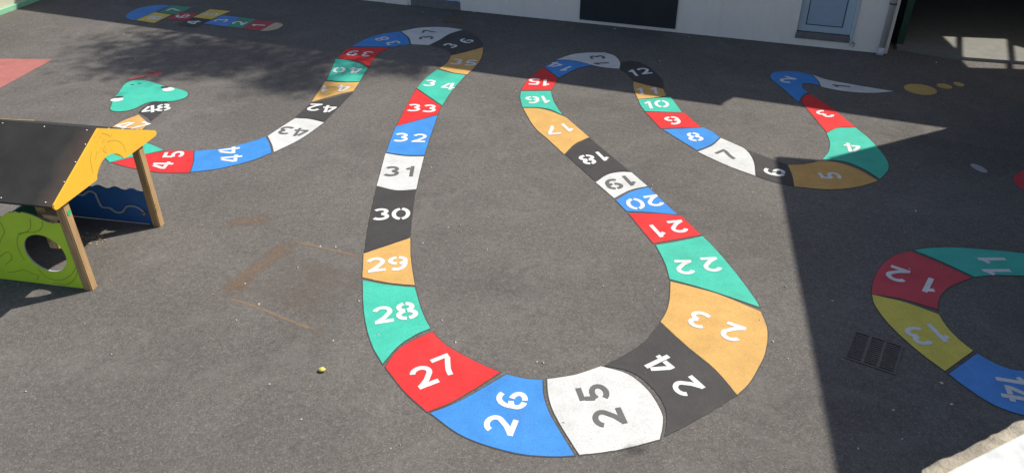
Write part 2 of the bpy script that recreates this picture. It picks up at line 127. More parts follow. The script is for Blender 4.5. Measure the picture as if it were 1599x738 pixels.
PH = {'o': (-4.737, 7.111), 'ang': -10.48, 'L': 1.371, 'gab': [(0.755, 1.611), (1.642, 1.186), (1.686, 1.123), (1.67, 1.112), (1.097, 1.111), (1.012, 1.144), (0.962, 1.202), (0.847, 1.27), (0.756, 1.283), (0.648, 1.252), (0.581, 1.214), (0.508, 1.138), (-0.151, 1.137), (-0.177, 1.163), (-0.171, 1.186), (0.4, 1.492)], 'pan': [(-1.143, -0.022), (-0.794, 0.855), (-0.655, 0.938), (-0.483, 0.955), (-0.365, 0.934), (-0.257, 0.882), (-0.144, 0.855), (-0.054, 0.873), (-0.049, 0.006)], 'hole': [(-0.628, 0.495), (-0.527, 0.632), (-0.415, 0.682), (-0.276, 0.678), (-0.188, 0.598), (-0.14, 0.445), (-0.182, 0.321), (-0.257, 0.242), (-0.366, 0.202), (-0.494, 0.247), (-0.58, 0.34), (-0.631, 0.419)], 'blue': [(-1.124, -0.1), (-0.938, 0.491), (-0.8, 0.49), (-0.674, 0.508), (-0.539, 0.49), (-0.416, 0.516), (-0.304, 0.482), (-0.18, 0.517), (-0.01, 0.503), (0.058, -0.029)], 'wav': [(-1.093, 0.386), (-1.028, 0.364), (-0.932, 0.356), (-0.826, 0.422), (-0.751, 0.402), (-0.737, 0.302), (-0.711, 0.211), (-0.604, 0.204), (-0.53, 0.152), (-0.444, 0.162), (-0.355, 0.249), (-0.259, 0.268), (-0.178, 0.24), (-0.135, 0.195)], 'eng': [[(-0.263, 0.866), (-0.309, 0.78), (-0.401, 0.721), (-0.542, 0.697), (-0.641, 0.644), (-0.694, 0.547), (-0.709, 0.401), (-0.685, 0.318)], [(-0.982, 0.115), (-0.875, 0.138), (-0.753, 0.18), (-0.668, 0.146), (-0.583, 0.113), (-0.637, 0.053)], [(-0.408, 0.89), (-0.437, 0.79), (-0.503, 0.717), (-0.647, 0.668)], [(-0.56, 0.221), (-0.479, 0.109), (-0.324, 0.094), (-0.157, 0.186), (-0.026, 0.34)], [(-0.421, 0.046), (-0.262, 0.04), (-0.096, 0.176), (-0.006, 0.402)], [(-0.806, 0.806), (-0.799, 0.684), (-0.882, 0.575), (-0.935, 0.501)], [(-1.006, 0.322), (-0.859, 0.409), (-0.843, 0.325), (-0.964, 0.223)]], 'geng': [[(0.824, 1.419), (0.929, 1.393), (1.03, 1.322), (1.067, 1.239), (1.063, 1.176)], [(0.559, 1.436), (0.501, 1.357), (0.479, 1.212)], [(0.632, 1.401), (0.573, 1.321)], [(0.788, 1.544), (0.859, 1.496), (0.905, 1.444)], [(0.78, 1.4), (0.725, 1.356), (0.776, 1.315)]], 'dots': [(0.743, 1.519), (0.757, 1.45), (0.622, 1.452), (0.673, 1.49), (0.712, 1.401), (0.785, 1.46), (0.924, 1.459), (0.659, 1.557), (0.769, 1.35), (0.654, 1.375), (1.454, 1.182)]}
PIX = {k: Vector(v) for k, v in PIX.items()}

# ------------------------------------------------------------------ materials
class N:
    def __init__(s, name):
        s.m = bpy.data.materials.new(name); s.m.use_nodes = True
        s.t = s.m.node_tree; s.b = s.t.nodes['Principled BSDF']; s.out = s.t.nodes['Material Output']
        s.tc = s.t.nodes.new('ShaderNodeTexCoord')
    def n(s, ty, **kw):
        x = s.t.nodes.new(ty)
        for k, v in kw.items(): setattr(x, k, v)
        return x
    def l(s, a, b): s.t.links.new(a, b)
    def noise(s, scale, detail=4, rough=.6, vec=None, dist=0):
        x = s.n('ShaderNodeTexNoise'); x.inputs['Scale'].default_value = scale; x.inputs['Detail'].default_value = detail
        x.inputs['Roughness'].default_value = rough; x.inputs['Distortion'].default_value = dist
        s.l(vec or s.tc.outputs['Object'], x.inputs['Vector']); return x.outputs['Fac']
    def ramp(s, fac, *stops):
        x = s.n('ShaderNodeValToRGB'); e = x.color_ramp.elements
        while len(e) < len(stops): e.new(.5)
        for i, (p, c) in enumerate(stops):
            e[i].position = p; e[i].color = (c if len(c) == 4 else (*c, 1)) if isinstance(c, tuple) else (c, c, c, 1)
        s.l(fac, x.inputs[0]); return x.outputs[0]
    def mix(s, a, b, fac, mode='MIX'):
        x = s.n('ShaderNodeMix', data_type='RGBA', blend_type=mode)
        for v, i in ((fac, 0), (a, 6), (b, 7)):
            if isinstance(v, (int, float)): x.inputs[i].default_value = v if i == 0 else (v, v, v, 1)
            elif isinstance(v, tuple): x.inputs[i].default_value = (*v, 1)
            else: s.l(v, x.inputs[i])
        return x.outputs[2]
    def col(s, c):
        if isinstance(c, tuple): s.b.inputs['Base Color'].default_value = (*c, 1)
        else: s.l(c, s.b.inputs['Base Color'])
    def rough(s, v, spec=None):
        if isinstance(v, (int, float)): s.b.inputs['Roughness'].default_value = v
        else: s.l(v, s.b.inputs['Roughness'])
        if spec is not None: s.b.inputs['Specular IOR Level'].default_value = spec
    def bump(s, h, strength=.3, dist=.01):
        x = s.n('ShaderNodeBump'); x.inputs['Strength'].default_value = strength; x.inputs['Distance'].default_value = dist
        s.l(h, x.inputs['Height']); s.l(x.outputs[0], s.b.inputs['Normal'])

def grit(m):
    """height field of rolled asphalt, shared by bare asphalt and thin paint on it"""
    v = m.n('ShaderNodeTexVoronoi'); v.inputs['Scale'].default_value = 95; m.l(m.tc.outputs['Object'], v.inputs['Vector'])
    a = m.ramp(v.outputs['Distance'], (0., 1.), (.6, 0.))
    return m.mix(a, m.noise(240, 3), .4)

def asphalt():
    m = N('asphalt')
    big = m.ramp(m.noise(.33, 5, .62, dist=.6), (.3, 0.), (.72, 1.))
    base = m.mix((.100, .092, .0835), (.140, .129, .117), big)
    v = m.n('ShaderNodeTexVoronoi'); v.inputs['Scale'].default_value = 85; m.l(m.tc.outputs['Object'], v.inputs['Vector'])
    sep = m.n('ShaderNodeSeparateColor'); m.l(v.outputs['Color'], sep.inputs[0])
    grain = m.ramp(sep.outputs[0], (0., .76), (.55, .98), (.9, 1.12), (1., 1.5))
    base = m.mix(base, grain, 1., 'MULTIPLY')
    mid = m.ramp(m.noise(14, 6, .7), (.3, .84), (.7, 1.16))
    base = m.mix(base, mid, 1., 'MULTIPLY')
    # scuffs, dried dust and darker patches
    dust = m.ramp(m.noise(1.1, 7, .72, dist=1.2), (.50, 0.), (.78, .6))
    base = m.mix(base, (.175, .163, .148), dust)
    dark = m.ramp(m.noise(.8, 6, .7, dist=2.), (.24, .35), (.42, 0.))
    base = m.mix(base, (.045, .042, .04), dark)
    pits = m.ramp(m.noise(38, 4, .6), (.22, .5), (.34, 0.))
    base = m.mix(base, (.03, .028, .027), pits)
    # fine pale scratches, stretched by long use
    mp = m.n('ShaderNodeMapping'); mp.inputs['Scale'].default_value = (1.2, 9, 1); mp.inputs['Rotation'].default_value = (0, 0, .6)
    m.l(m.tc.outputs['Object'], mp.inputs[0])
    scr = m.ramp(m.noise(2.2, 8, .75, vec=mp.outputs[0], dist=.8), (.64, 0.), (.75, .35))
    base = m.mix(base, (.16, .15, .14), scr)
    m.col(base); m.rough(.92, .12); m.bump(grit(m), .38, .006)
    return m.m

def paint(name, c, wear=.18, rough=.6):
    m = N('paint_'+name)
    d = tuple(x*.86 for x in c); u = tuple(min(1, x*1.07+.004) for x in c)
    base = m.mix(d, u, m.ramp(m.noise(3.2, 5, .65), (.3, 0.), (.7, 1.)))
    base = m.mix(base, m.ramp(m.noise(110, 3), (.3, .80), (.58, 1.05)), 1., 'MULTIPLY')
    pit = m.n('ShaderNodeTexVoronoi'); pit.inputs['Scale'].default_value = 42; m.l(m.tc.outputs['Object'], pit.inputs['Vector'])
    pk = m.mix(m.ramp(pit.outputs['Distance'], (.10, .55), (.24, 0.)), m.ramp(m.noise(5, 5, .7), (.42, 0.), (.68, 1.)), 1., 'MULTIPLY')
    base = m.mix(base, tuple(x*.35 for x in c), pk)
    if wear:
        w = m.ramp(m.noise(30, 9, .85), (.585, 0.), (.68, min(1, wear*3.4)))
        base = m.mix(base, (.09, .085, .08), w)
        dirt = m.ramp(m.noise(1.6, 6, .7, dist=1.), (.55, 0.), (.8, wear))
        base = m.mix(base, (.14, .125, .11), dirt)
    m.col(base); m.rough(rough, .22); m.bump(grit(m), .4, .004)
    return m.m

def plain(name, c, rough=.6, var=.12, scale=8, bump=0., metal=0., spec=.5):
    m = N(name)
    lo = tuple(x*(1-var) for x in c); hi = tuple(min(1, x*(1+var)) for x in c)
    m.col(m.mix(lo, hi, m.ramp(m.noise(scale, 6, .65), (.3, 0.), (.7, 1.))))
    m.rough(rough, spec); m.b.inputs['Metallic'].default_value = metal
    if bump: m.bump(m.noise(scale*12, 5), bump, .004)
    return m.m

def wall_mat(name, c, stain):
    m = N(name)
    base = m.mix(tuple(x*.9 for x in c), c, m.ramp(m.noise(1.3, 6, .7), (.3, 0.), (.7, 1.)))
    mp = m.n('ShaderNodeMapping'); mp.inputs['Scale'].default_value = (3, 3, .5); m.l(m.tc.outputs['Object'], mp.inputs[0])
    drip = m.ramp(m.noise(3, 7, .7, vec=mp.outputs[0]), (.5, 0.), (.8, .28))
    base = m.mix(base, stain, drip)
    m.col(base); m.rough(.9, .2); m.bump(m.noise(60, 5), .35, .006)
    return m.m

def wood_mat():
    m = N('weathered_wood')
    mp = m.n('ShaderNodeMapping'); mp.inputs['Scale'].default_value = (28, 28, 1.6); m.l(m.tc.outputs['Object'], mp.inputs[0])
    g = m.noise(1.4, 8, .7, vec=mp.outputs[0], dist=.6)
    base = m.ramp(g, (.25, (.20, .12, .055)), (.5, (.42, .27, .13)), (.75, (.54, .37, .19)))
    kn = m.ramp(m.noise(7, 3), (.62, 0.), (.72, .6)); base = m.mix(base, (.09, .045, .02), kn)
    m.col(base); m.rough(.8, .25); m.bump(g, .4, .004); return m.m

def overlay(name, c, scale, lo, hi, amount):
    """dust or damp lying on the asphalt: fades out at the mesh edge through the 'fade' attribute"""
    m = N(name)
    at = m.n('ShaderNodeAttribute', attribute_name='fade')
    k = m.ramp(m.noise(scale, 8, .75), (lo, 0.), (hi, 1.))
    a = m.mix(k, at.outputs['Fac'], 1., 'MULTIPLY'); a = m.mix(a, amount, 1., 'MULTIPLY')
    m.col(c); m.rough(.95, .1); m.l(a, m.b.inputs['Alpha']); return m.m

MAT = {
 'asphalt': asphalt(),
 'yellow': paint('orange_yellow', (.55, .325, .10)), 'teal': paint('teal', (.052, .43, .31)), 'red': paint('red', (.60, .028, .028)),
 'blue': paint('blue', (.045, .22, .56)), 'white': paint('white', (.55, .55, .53), .2), 'black': paint('black', (.050, .047, .045), .25),
 'digit_white': paint('digit_white', (.62, .62, .60), .2), 'digit_black': paint('digit_grey', (.12, .117, .11), .1),
 'outline': paint('outline', (.07, .064, .058), .1),
 'green': paint('green', (.05, .42, .33)), 'maroon': paint('maroon', (.50, .055, .075)), 'lemon': paint('lemon', (.60, .50, .085)), 'royal': paint('royal', (.075, .25, .60)),
 'hred': paint('worn_red', (.36, .05, .06), .3), 'hgreen': paint('worn_green', (.06, .26, .16), .3), 'hblue': paint('worn_blue', (.07, .22, .52), .3),
 'hyellow': paint('worn_yellow', (.62, .45, .09), .3), 'hblack': paint('worn_black', (.045, .045, .05), .2), 'tan': paint('tan', (.46, .38, .25), .25),
 'spot': paint('ochre', (.47, .32, .11), .15), 'tongue': paint('thin_red', (.36, .08, .07), .33), 'chalk': paint('chalk', (.30, .30, .31), .4),
 'ruby': paint('ruby', (.50, .035, .05)),
 'rubber': plain('red_play_rubber', (.33, .115, .095), .9, .12, 5, .5),
 'wall': wall_mat('render_wall', (.88, .80, .71), (.56, .53, .48)), 'cream': wall_mat('cream_wall', (.56, .54, .42), (.36, .34, .26)),
 'roof': plain('roof_sheet', (.12, .11, .10), .8), 'dark': plain('shade_dark_wall', (.018, .018, .02), .95, .2, 4, 0, 0, .1),  # shelter walls coloured near black for the deep shade inside
 'concrete': plain('concrete', (.175, .172, .15), .9, .12, 6, .4), 'step': plain('step_stone', (.17, .155, .15), .85, .2, 9, .4),
 'board': plain('slate_board', (.030, .033, .037), .75, .15, 3, 0, 0, .3), 'pvc': plain('pale_blue_door', (.44, .54, .66), .45, .04),
 'pvc2': plain('grey_blue_frame', (.42, .52, .58), .5, .04), 'pvc3': plain('grey_blue_panel', (.33, .40, .50), .45, .05), 'gasket': plain('gasket', (.05, .06, .08), .6),
 'pipe': plain('white_downpipe', (.50, .50, .50), .5, .05), 'greenmetal': plain('green_metal', (.012, .055, .028), .5), 'greenkerb': paint('green_band', (.26, .55, .34), .2),
 'iron': plain('cast_iron', (.105, .098, .088), .65, .25, 30, .3, .4), 'pit': plain('drain_shade', (.04, .039, .037), 1.), 'rust': plain('rusty_plate', (.10, .078, .055), .8, .3, 12, .3, .2),
 'hpl_yellow': plain('yellow_board', (.80, .47, .04), .38, .05, 3), 'hpl_edge': plain('dimmed_edge', (.02, .03, .06), .8, .1, 8, 0, 0, .1), 'hpl_green': plain('lime_board', (.52, .74, .04), .42, .08, 3),
 'hpl_dgreen': plain('dark_green_board', (.03, .12, .06), .45), 'hpl_blue': plain('navy_board', (.03, .12, .36), .45, .08, 3), 'hpl_line': plain('engraved_line', (.20, .31, .02), .8),
 'hpl_yline': plain('engraved_brown', (.48, .27, .04), .8), 'wave': plain('pale_plastic', (.36, .37, .40), .5), 'wood': wood_mat(), 'plank': plain('pale_plank', (.46, .33, .18), .8, .2, 12, .2),
 'screw': plain('steel_screw', (.6, .6, .58), .35, .05, 5, 0, .8), 'sticker': plain('green_sticker', (.04, .45, .16), .4),
 'bark': plain('bark', (.10, .075, .05), .95, .3, 10, .6), 'leaf': plain('leaf', (.055, .10, .03), .6, .3, 3), 'dryleaf': plain('yellow_fruit', (.55, .47, .10), .6, .2, 30),
 'litter': plain('dry_leaves', (.24, .13, .06), .9, .5, 9),
 'bits': plain('pale_grit', (.50, .47, .42), .8, .25, 2), 'dirt': overlay('dirt', (.20, .14, .095), 16, .36, .60, .85), 'line': overlay('dirt_line', (.25, .18, .12), 30, .28, .54, .78),
 'dust': overlay('dust', (.17, .14, .11), 5, .25, .7, .38),
 'damp': overlay('tar', (.03, .03, .032), 14, .2, .45, .95),
}
def roof_board():
    m = N('anthracite_board')
    b = m.mix((.020, .019, .018), (.034, .032, .029), m.ramp(m.noise(2.5, 5), (.3, 0.), (.7, 1.)))
    b = m.mix(b, m.ramp(m.noise(150, 3), (.3, .8), (.7, 1.25)), 1., 'MULTIPLY')
    # rubbed, dusty strip beside the gable board
    sx = m.n('ShaderNodeSeparateXYZ'); m.l(m.tc.outputs['Object'], sx.inputs[0])
    add = m.n('ShaderNodeMath', operation='MULTIPLY_ADD'); m.l(m.noise(3, 4), add.inputs[0]); add.inputs[1].default_value = .35; m.l(sx.outputs[0], add.inputs[2])
    k = m.ramp(add.outputs[0], (.0, 0.), (.22, .55))
    b = m.mix(b, (.10, .068, .05), k)
    m.col(b); m.rough(.7, .25); m.bump(m.noise(160, 4), .35, .003); return m.m
MAT['roofboard'] = roof_board()
def marble():
    m = N('marble')
    k = m.ramp(m.noise(9, 5, .6, dist=1.5), (.34, (.27, .28, .28)), (.5, (.43, .44, .42)), (.7, (.50, .50, .47)))
    m.col(k); m.rough(.35, .5); return m.m
MAT['marble'] = marble()
MAT['rough_stone'] = plain('rough_stone', (.36, .31, .23), .95, .35, 30, .8)

# ------------------------------------------------------------------ helpers
def link(name, bm, mats, parent=None, smooth=False):
    me = bpy.data.meshes.new(name); bm.normal_update(); bm.to_mesh(me); bm.free()
    if smooth:
        for p in me.polygons: p.use_smooth = True
    for k in (mats if isinstance(mats, (list, tuple)) else [mats]): me.materials.append(MAT[k])
    o = bpy.data.objects.new(name, me); COL.objects.link(o)
    if parent: o.parent = parent
    return o
def tag(o, label=None, cat=None, group=None, kind=None):
    for k, v in (('label', label), ('category', cat), ('group', group), ('kind', kind)):
        if v: o[k] = v
    return o
def empty(name, loc, label, cat, rz=0, group=None):
    o = bpy.data.objects.new(name, None); o.empty_display_size = .2; COL.objects.link(o); o.location = loc; o.rotation_euler.z = rz
    return tag(o, label, cat, group)
def box(bm, a, b, mi=0, mat=None):
    vs_ = [bm.verts.new(((b if i & 1 else a)[0], (b if i & 2 else a)[1], (b if i & 4 else a)[2])) for i in range(8)]
    for f in ((0, 2, 3, 1), (4, 5, 7, 6), (0, 1, 5, 4), (2, 6, 7, 3), (0, 4, 6, 2), (1, 3, 7, 5)):
        bm.faces.new([vs_[i] for i in f]).material_index = mi
    if mat:
        for v in vs_: v.co = mat @ v.co
    return vs_
def prism(bm, pts, z0, z1, mi=0, side=None):
    """upright prism over a plan polygon"""
    b = [bm.verts.new((p[0], p[1], z0)) for p in pts]; t = [bm.verts.new((p[0], p[1], z1)) for p in pts]
    n = len(pts); fs = [bm.faces.new(t), bm.faces.new(b[::-1])]
    for f in fs: f.material_index = mi
    for i in range(n): bm.faces.new((b[i], b[(i+1) % n], t[(i+1) % n], t[i])).material_index = mi if side is None else side
    bmesh.ops.triangulate(bm, faces=fs)
def cyl(bm, p0, p1, r0, r1=None, n=12, mi=0):
    p0, p1 = Vector(p0), Vector(p1); r1 = r0 if r1 is None else r1
    q = (p1-p0).to_track_quat('Z', 'Y'); a, b = [], []
    for i in range(n):
        c = Vector((math.cos(2*math.pi*i/n), math.sin(2*math.pi*i/n), 0))
        a.append(bm.verts.new(p0 + q @ (c*r0))); b.append(bm.verts.new(p1 + q @ (c*r1)))
    for i in range(n): bm.faces.new((a[i], a[(i+1) % n], b[(i+1) % n], b[i])).material_index = mi
    bm.faces.new(a[::-1]).material_index = mi; bm.faces.new(b).material_index = mi
def tube(bm, pts, r, n=8, mi=0):
    pts = [Vector(p) for p in pts]; rings = []
    for i, p in enumerate(pts):
        d = (pts[min(i+1, len(pts)-1)] - pts[max(i-1, 0)]).normalized(); q = d.to_track_quat('Z', 'Y')
        rr = r[i] if isinstance(r, (list, tuple)) else r
        rings.append([bm.verts.new(p + q @ Vector((math.cos(2*math.pi*k/n)*rr, math.sin(2*math.pi*k/n)*rr, 0))) for k in range(n)])
    for a, b in zip(rings, rings[1:]):
        for k in range(n): bm.faces.new((a[k], a[(k+1) % n], b[(k+1) % n], b[k])).material_index = mi
    bm.faces.new(rings[0][::-1]).material_index = mi; bm.faces.new(rings[-1]).material_index = mi
def catmull(p0, p1, p2, p3, t):
    return .5*((2*p1) + (p2-p0)*t + (2*p0-5*p1+4*p2-p3)*t*t + (3*p1-p0-3*p2+p3)*t**3)
def spline(pts, closed=False, step=.05):
    P = [Vector(p) for p in pts]; n = len(P); out = []
    for i in range(n if closed else n-1):
        if closed: a, b, c, d = P[i-1], P[i], P[(i+1) % n], P[(i+2) % n]
        else:
            b, c = P[i], P[i+1]; a = P[i-1] if i else 2*b-c; d = P[i+2] if i+2 < n else 2*c-b
        m = max(1, min(24, int((c-b).length/step)))
        out += [catmull(a, b, c, d, k/m) for k in range(m)]
    if not closed: out.append(P[-1])
    return out
def outline(pts, step=.05):
    """pts with a third value are smooth mid points, the others are corners"""
    n = len(pts); cs = [i for i, p in enumerate(pts) if len(p) == 2]
    if not cs: return spline([p[:2] for p in pts], True, step)
    out = []
    for a, b in zip(cs, cs[1:]+[cs[0]+n]):
        seg = [pts[i % n][:2] for i in range(a, b+1)]
        out += spline(seg, False, step)[:-1]
    return out
def area(p): return sum(p[i-1][0]*p[i][1]-p[i][0]*p[i-1][1] for i in range(len(p)))/2
def offset(p, d):
    if area(p) < 0: p = p[::-1]
    n = len(p); out = []
    for i in range(n):
        e0 = (p[i]-p[i-1]); e1 = (p[(i+1) % n]-p[i])
        if e0.length < 1e-6 or e1.length < 1e-6: out.append(p[i]); continue
        n0 = Vector((e0.y, -e0.x)).normalized(); n1 = Vector((e1.y, -e1.x)).normalized()
        m = (n0+n1); m = m.normalized() if m.length > 1e-4 else n0
        out.append(p[i]+m*min(d/max(m.dot(n1), .3), 2.2*d))
    return out
def sheet(bm, pts, z, mi=0):
    if area(pts) < 0: pts = pts[::-1]
    q = []
    for p in pts:
        if not q or (Vector(p[:2])-q[-1]).length > 1e-4: q.append(Vector(p[:2]))
    vv = [bm.verts.new((p[0], p[1], z)) for p in q]
    for t in tessellate_polygon([[Vector((p[0], p[1], 0)) for p in q]]):
        a, b, c = (q[i] for i in t)
        ar = (b-a).cross(c-a)
        if abs(ar) < 1e-9: continue
        bm.faces.new([vv[i] for i in (t if ar > 0 else t[::-1])]).material_index = mi
def jitter(pts, a): return [Vector((p[0]+random.uniform(-a, a), p[1]+random.uniform(-a, a))) for p in pts]

# ---- stencil digits, drawn as brush strokes in a box 1 high
def arc(cx, cy, rx, ry, a0, a1, n=14): return [(cx+rx*math.cos(R(a0+(a1-a0)*i/n)), cy+ry*math.sin(R(a0+(a1-a0)*i/n))) for i in range(n+1)]
W0 = .178
def cubic(*p): return [tuple(v) for v in spline([Vector(q) for q in p], False, .06)]
SIX = [[(.60, .84)]+arc(.42, .50, .325, .405, 72, 172, 10)+arc(.385, .305, .29, .21, 178, 262, 8), arc(.385, .305, .29, .21, 82, -82), arc(.36, .325, .26, .19, 150, 99, 6)]
GLYPH = {
 '0': [arc(.40, .5, .30, .405, 98, 262), arc(.40, .5, .30, .405, 82, -82)],
 '1': [[(.22, .70), (.43, .84)], [(.47, 1.0), (.47, 0)]],
 '2': [arc(.38, .67, .27, .235, 165, -28)+[(.40, .30), (.15, .12)], [(.05, .095), (.72, .095)]],
 '3': [arc(.36, .715, .25, .19, 150, -80), arc(.36, .30, .29, .205, 80, -150)],
 '4': [[(.40, .93), (.10, .36)], [(.02, .295), (.445, .295)], [(.56, 1.0), (.56, 0)], [(.655, .295), (.78, .295)]],
 '5': [[(.13, .905), (.68, .905)], [(.195, .81), (.15, .52)], arc(.36, .315, .285, .22, 140, -150)],
 '6': SIX,
 '7': [[(.06, .905), (.70, .905)], cubic((.625, .82), (.47, .50), (.36, .25), (.31, 0))],
 '8': [arc(.39, .72, .225, .19, 98, 262), arc(.39, .72, .225, .19, 82, -82), arc(.39, .295, .285, .205, 98, 262), arc(.39, .295, .285, .205, 82, -82)],
 '9': [[(.78-x, 1-y) for x, y in st] for st in SIX],
}
def ribbon(bm, pts, w, z, mi=0):
    pts = [Vector(p) for p in pts]; L, Rr = [], []
    for i, p in enumerate(pts):
        a = (p-pts[i-1]).normalized() if i else (pts[1]-p).normalized()
        b = (pts[i+1]-p).normalized() if i+1 < len(pts) else a
        t = (a+b).normalized(); n = Vector((-t.y, t.x)); k = min(1.5, 1/max(.5, t.dot(b)))
        L.append(bm.verts.new((*(p+n*w/2*k), z))); Rr.append(bm.verts.new((*(p-n*w/2*k), z)))
    for i in range(len(pts)-1): bm.faces.new((L[i], L[i+1], Rr[i+1], Rr[i])).material_index = mi
def digits(bm, dg, z):
    for c, x, y, a, h in dg:
        ca, sa = math.cos(R(a-90)), math.sin(R(a-90))
        for j, st in enumerate(GLYPH[c]):
            pts = [((q[0]-.39)*h, (q[1]-.5)*h) for q in st]
            ribbon(bm, [(x+u*ca-v*sa, y+u*sa+v*ca) for u, v in pts], W0*h, z+.0002*j)
    for f in bm.faces:
        if f.normal.z < 0: f.normal_flip()
COLOUR = {'black': 'black', 'white': 'white', 'yellow': 'orange-yellow', 'teal': 'turquoise', 'red': 'red', 'blue': 'blue', 'green': 'green', 'maroon': 'dull red', 'lemon': 'yellow', 'royal': 'blue',
          'hred': 'worn red', 'hgreen': 'worn green', 'hblue': 'worn blue', 'hyellow': 'worn yellow', 'hblack': 'dark unpainted', 'tan': 'beige'}
def paint_cells(data, root, grow=.011):
    for i, (num, colr, pts, dg) in enumerate(data):
        pl = outline(pts); bm = bmesh.new()
        if grow and colr != 'black': sheet(bm, offset(pl, grow), .0026+.0006*(i % 3), 1)
        sheet(bm, jitter(pl, .004 if colr == 'black' else .0015), .0056+.0005*(i % 2), 0)
        c = link('cell', bm, [colr, 'outline'], root)
        txt = ''.join(d[0] for d in dg)
        c['label'] = COLOUR[colr] + (' cell bearing the number ' + txt if txt else ' rounded end cell without a number')
        if dg:
            for d in dg: bm = bmesh.new(); digits(bm, [d], .0090); link('digit', bm, 'digit_black' if colr == 'white' else 'digit_white', c)

# ------------------------------------------------------------------ ground
bm = bmesh.new(); bmesh.ops.create_grid(bm, x_segments=2, y_segments=2, size=120)
tag(link('ground', bm, 'asphalt'), kind='structure')
bm = bmesh.new(); ra = [Vector(p) for p in REDAREA]
d0 = (ra[0]-ra[1]).normalized(); d1 = (ra[2]-ra[1]).normalized()
sheet(bm, [ra[1], ra[1]+d0*8, ra[1]+d0*8+d1*4, ra[1]+d1*4], .004)
tag(link('rubber_play_surface', bm, 'rubber'), kind='structure')

# ------------------------------------------------------------------ school building
F0 = PIX['wallL']; FD = (PIX['wallR']-F0); FT = FD.length; FD.normalize(); FN = Vector((FD.y, -FD.x))
if FN.y > 0: FN = -FN
FM = Matrix.Translation((F0.x, F0.y, 0)) @ Matrix(((FD.x, FN.x, 0, 0), (FD.y, FN.y, 0, 0), (0, 0, 1, 0), (0, 0, 0, 1)))
def fb(bm, t0, t1, n0, n1, z0, z1, mi=0): box(bm, (t0, n0, z0), (t1, n1, z1), mi, FM)
HB = 6.2
school = empty('school_building', (0, 0, 0), 'long pale rendered school building across the far side of the playground', 'building')
bm = bmesh.new()
for a in ((-9, .74, 0, 6.1), (.74, 1.93, 2.3, 6.1), (1.93, 9.2, 0, 6.1), (9.2, 10.21, 0, .14), (9.2, 10.21, 2.4, 6.1), (10.21, FT, 0, 6.1)): fb(bm, a[0], a[1], -.3, 0, a[2], a[3])
fb(bm, -9, FT, -5.5, -5.2, 0, 6.1); fb(bm, -9, -8.7, -5.2, -.3, 0, 6.1); fb(bm, FT-.3, FT, -5.2, -.3, 0, 6.1)
bmesh.ops.recalc_face_normals(bm, faces=bm.faces)
link('wall', bm, 'wall', school)
bm = bmesh.new(); fb(bm, .05, .62, 0, .035, 0, 6.0); link('pilaster', bm, 'wall', school)
# doors
bm = bmesh.new(); fb(bm, .745, 1.925, -.16, -.10, .16, 2.29); d = link('door', bm, 'pvc', school); d['label'] = 'pale blue door above a low grey step'
bm = bmesh.new(); fb(bm, .74, .82, -.10, -.05, .16, 2.29); fb(bm, 1.85, 1.925, -.10, -.05, .16, 2.29); link('frame', bm, 'pvc2', d)
bm = bmesh.new(); fb(bm, .70, 1.925, -.29, .02, 0, .15); link('door_step', bm, 'step', school)
bm = bmesh.new(); fb(bm, 9.205, 10.205, -.14, -.09, .27, 2.39); d = link('door', bm, 'pvc2', school); d['label'] = 'grey-blue door with a flat inset panel, beside the corner'
bm = bmesh.new(); fb(bm, 9.345, 10.045, -.09, -.086, .40, 2.2); link('gasket', bm, 'gasket', d)
bm = bmesh.new(); fb(bm, 9.365, 10.025, -.085, -.075, .42, 2.18); link('panel', bm, 'pvc3', d)
bm = bmesh.new(); fb(bm, 9.19, 10.215, -.29, .015, .141, .255); link('door_step', bm, 'step', school)
bm = bmesh.new(); fb(bm, 10.222, 10.262, .002, .03, .1, 6.0); link('conduit', bm, 'pvc2', school)
bm = bmesh.new()
pt = lambda t, n, z: FM @ Vector((t, n, z))
tube(bm, [pt(10.25, .02, .16), pt(10.29, .03, .17), pt(10.32, .035, .13), pt(10.30, .03, .08)], .009, 6); link('wall_hook', bm, 'gasket', school, True)
# downpipe with bracket and shoe at the corner
bm = bmesh.new(); cyl(bm, pt(FT-.13, .085, .10), pt(FT-.13, .085, 6.0), .06, n=20); dp = link('downpipe', bm, 'pipe', school, True)
bm = bmesh.new(); tube(bm, [pt(FT-.13, .085, .14), pt(FT-.13, .10, .07), pt(FT-.15, .16, .015)], .07, 16); link('pipe_shoe', bm, 'pipe', dp, True)
for z in (.98, 2.6, 4.4): bm = bmesh.new(); cyl(bm, pt(FT-.13, .085, z), pt(FT-.13, .085, z+.03), .069, n=20); fb(bm, FT-.145, FT-.115, 0, .02, z, z+.03); link('bracket', bm, 'gasket', dp)
# roof whose edges throw the long shadow; the eave jogs back past the corner
A1d = (PIX['A1r']-PIX['A1l']).normalized(); A2d = (PIX['A2r']-PIX['A2l']).normalized()
e1 = PIX['A1r']+S*HB; e0 = e1-A1d*20.5; e2 = PIX['A2l']+S*HB; e3 = e2+A2d*8.5
bk = -FN
bm = bmesh.new(); prism(bm, [e0, e1, e2, e2+bk*6.0, e0+bk*6.3], HB-.1, HB-.01); rf = link('roof', bm, 'roof', school)
bm = bmesh.new(); tube(bm, [(*(e0+FN*.01), HB-.13), (*(e1+FN*.01), HB-.13)], .05, 10); link('gutter', bm, 'pipe', rf, True)
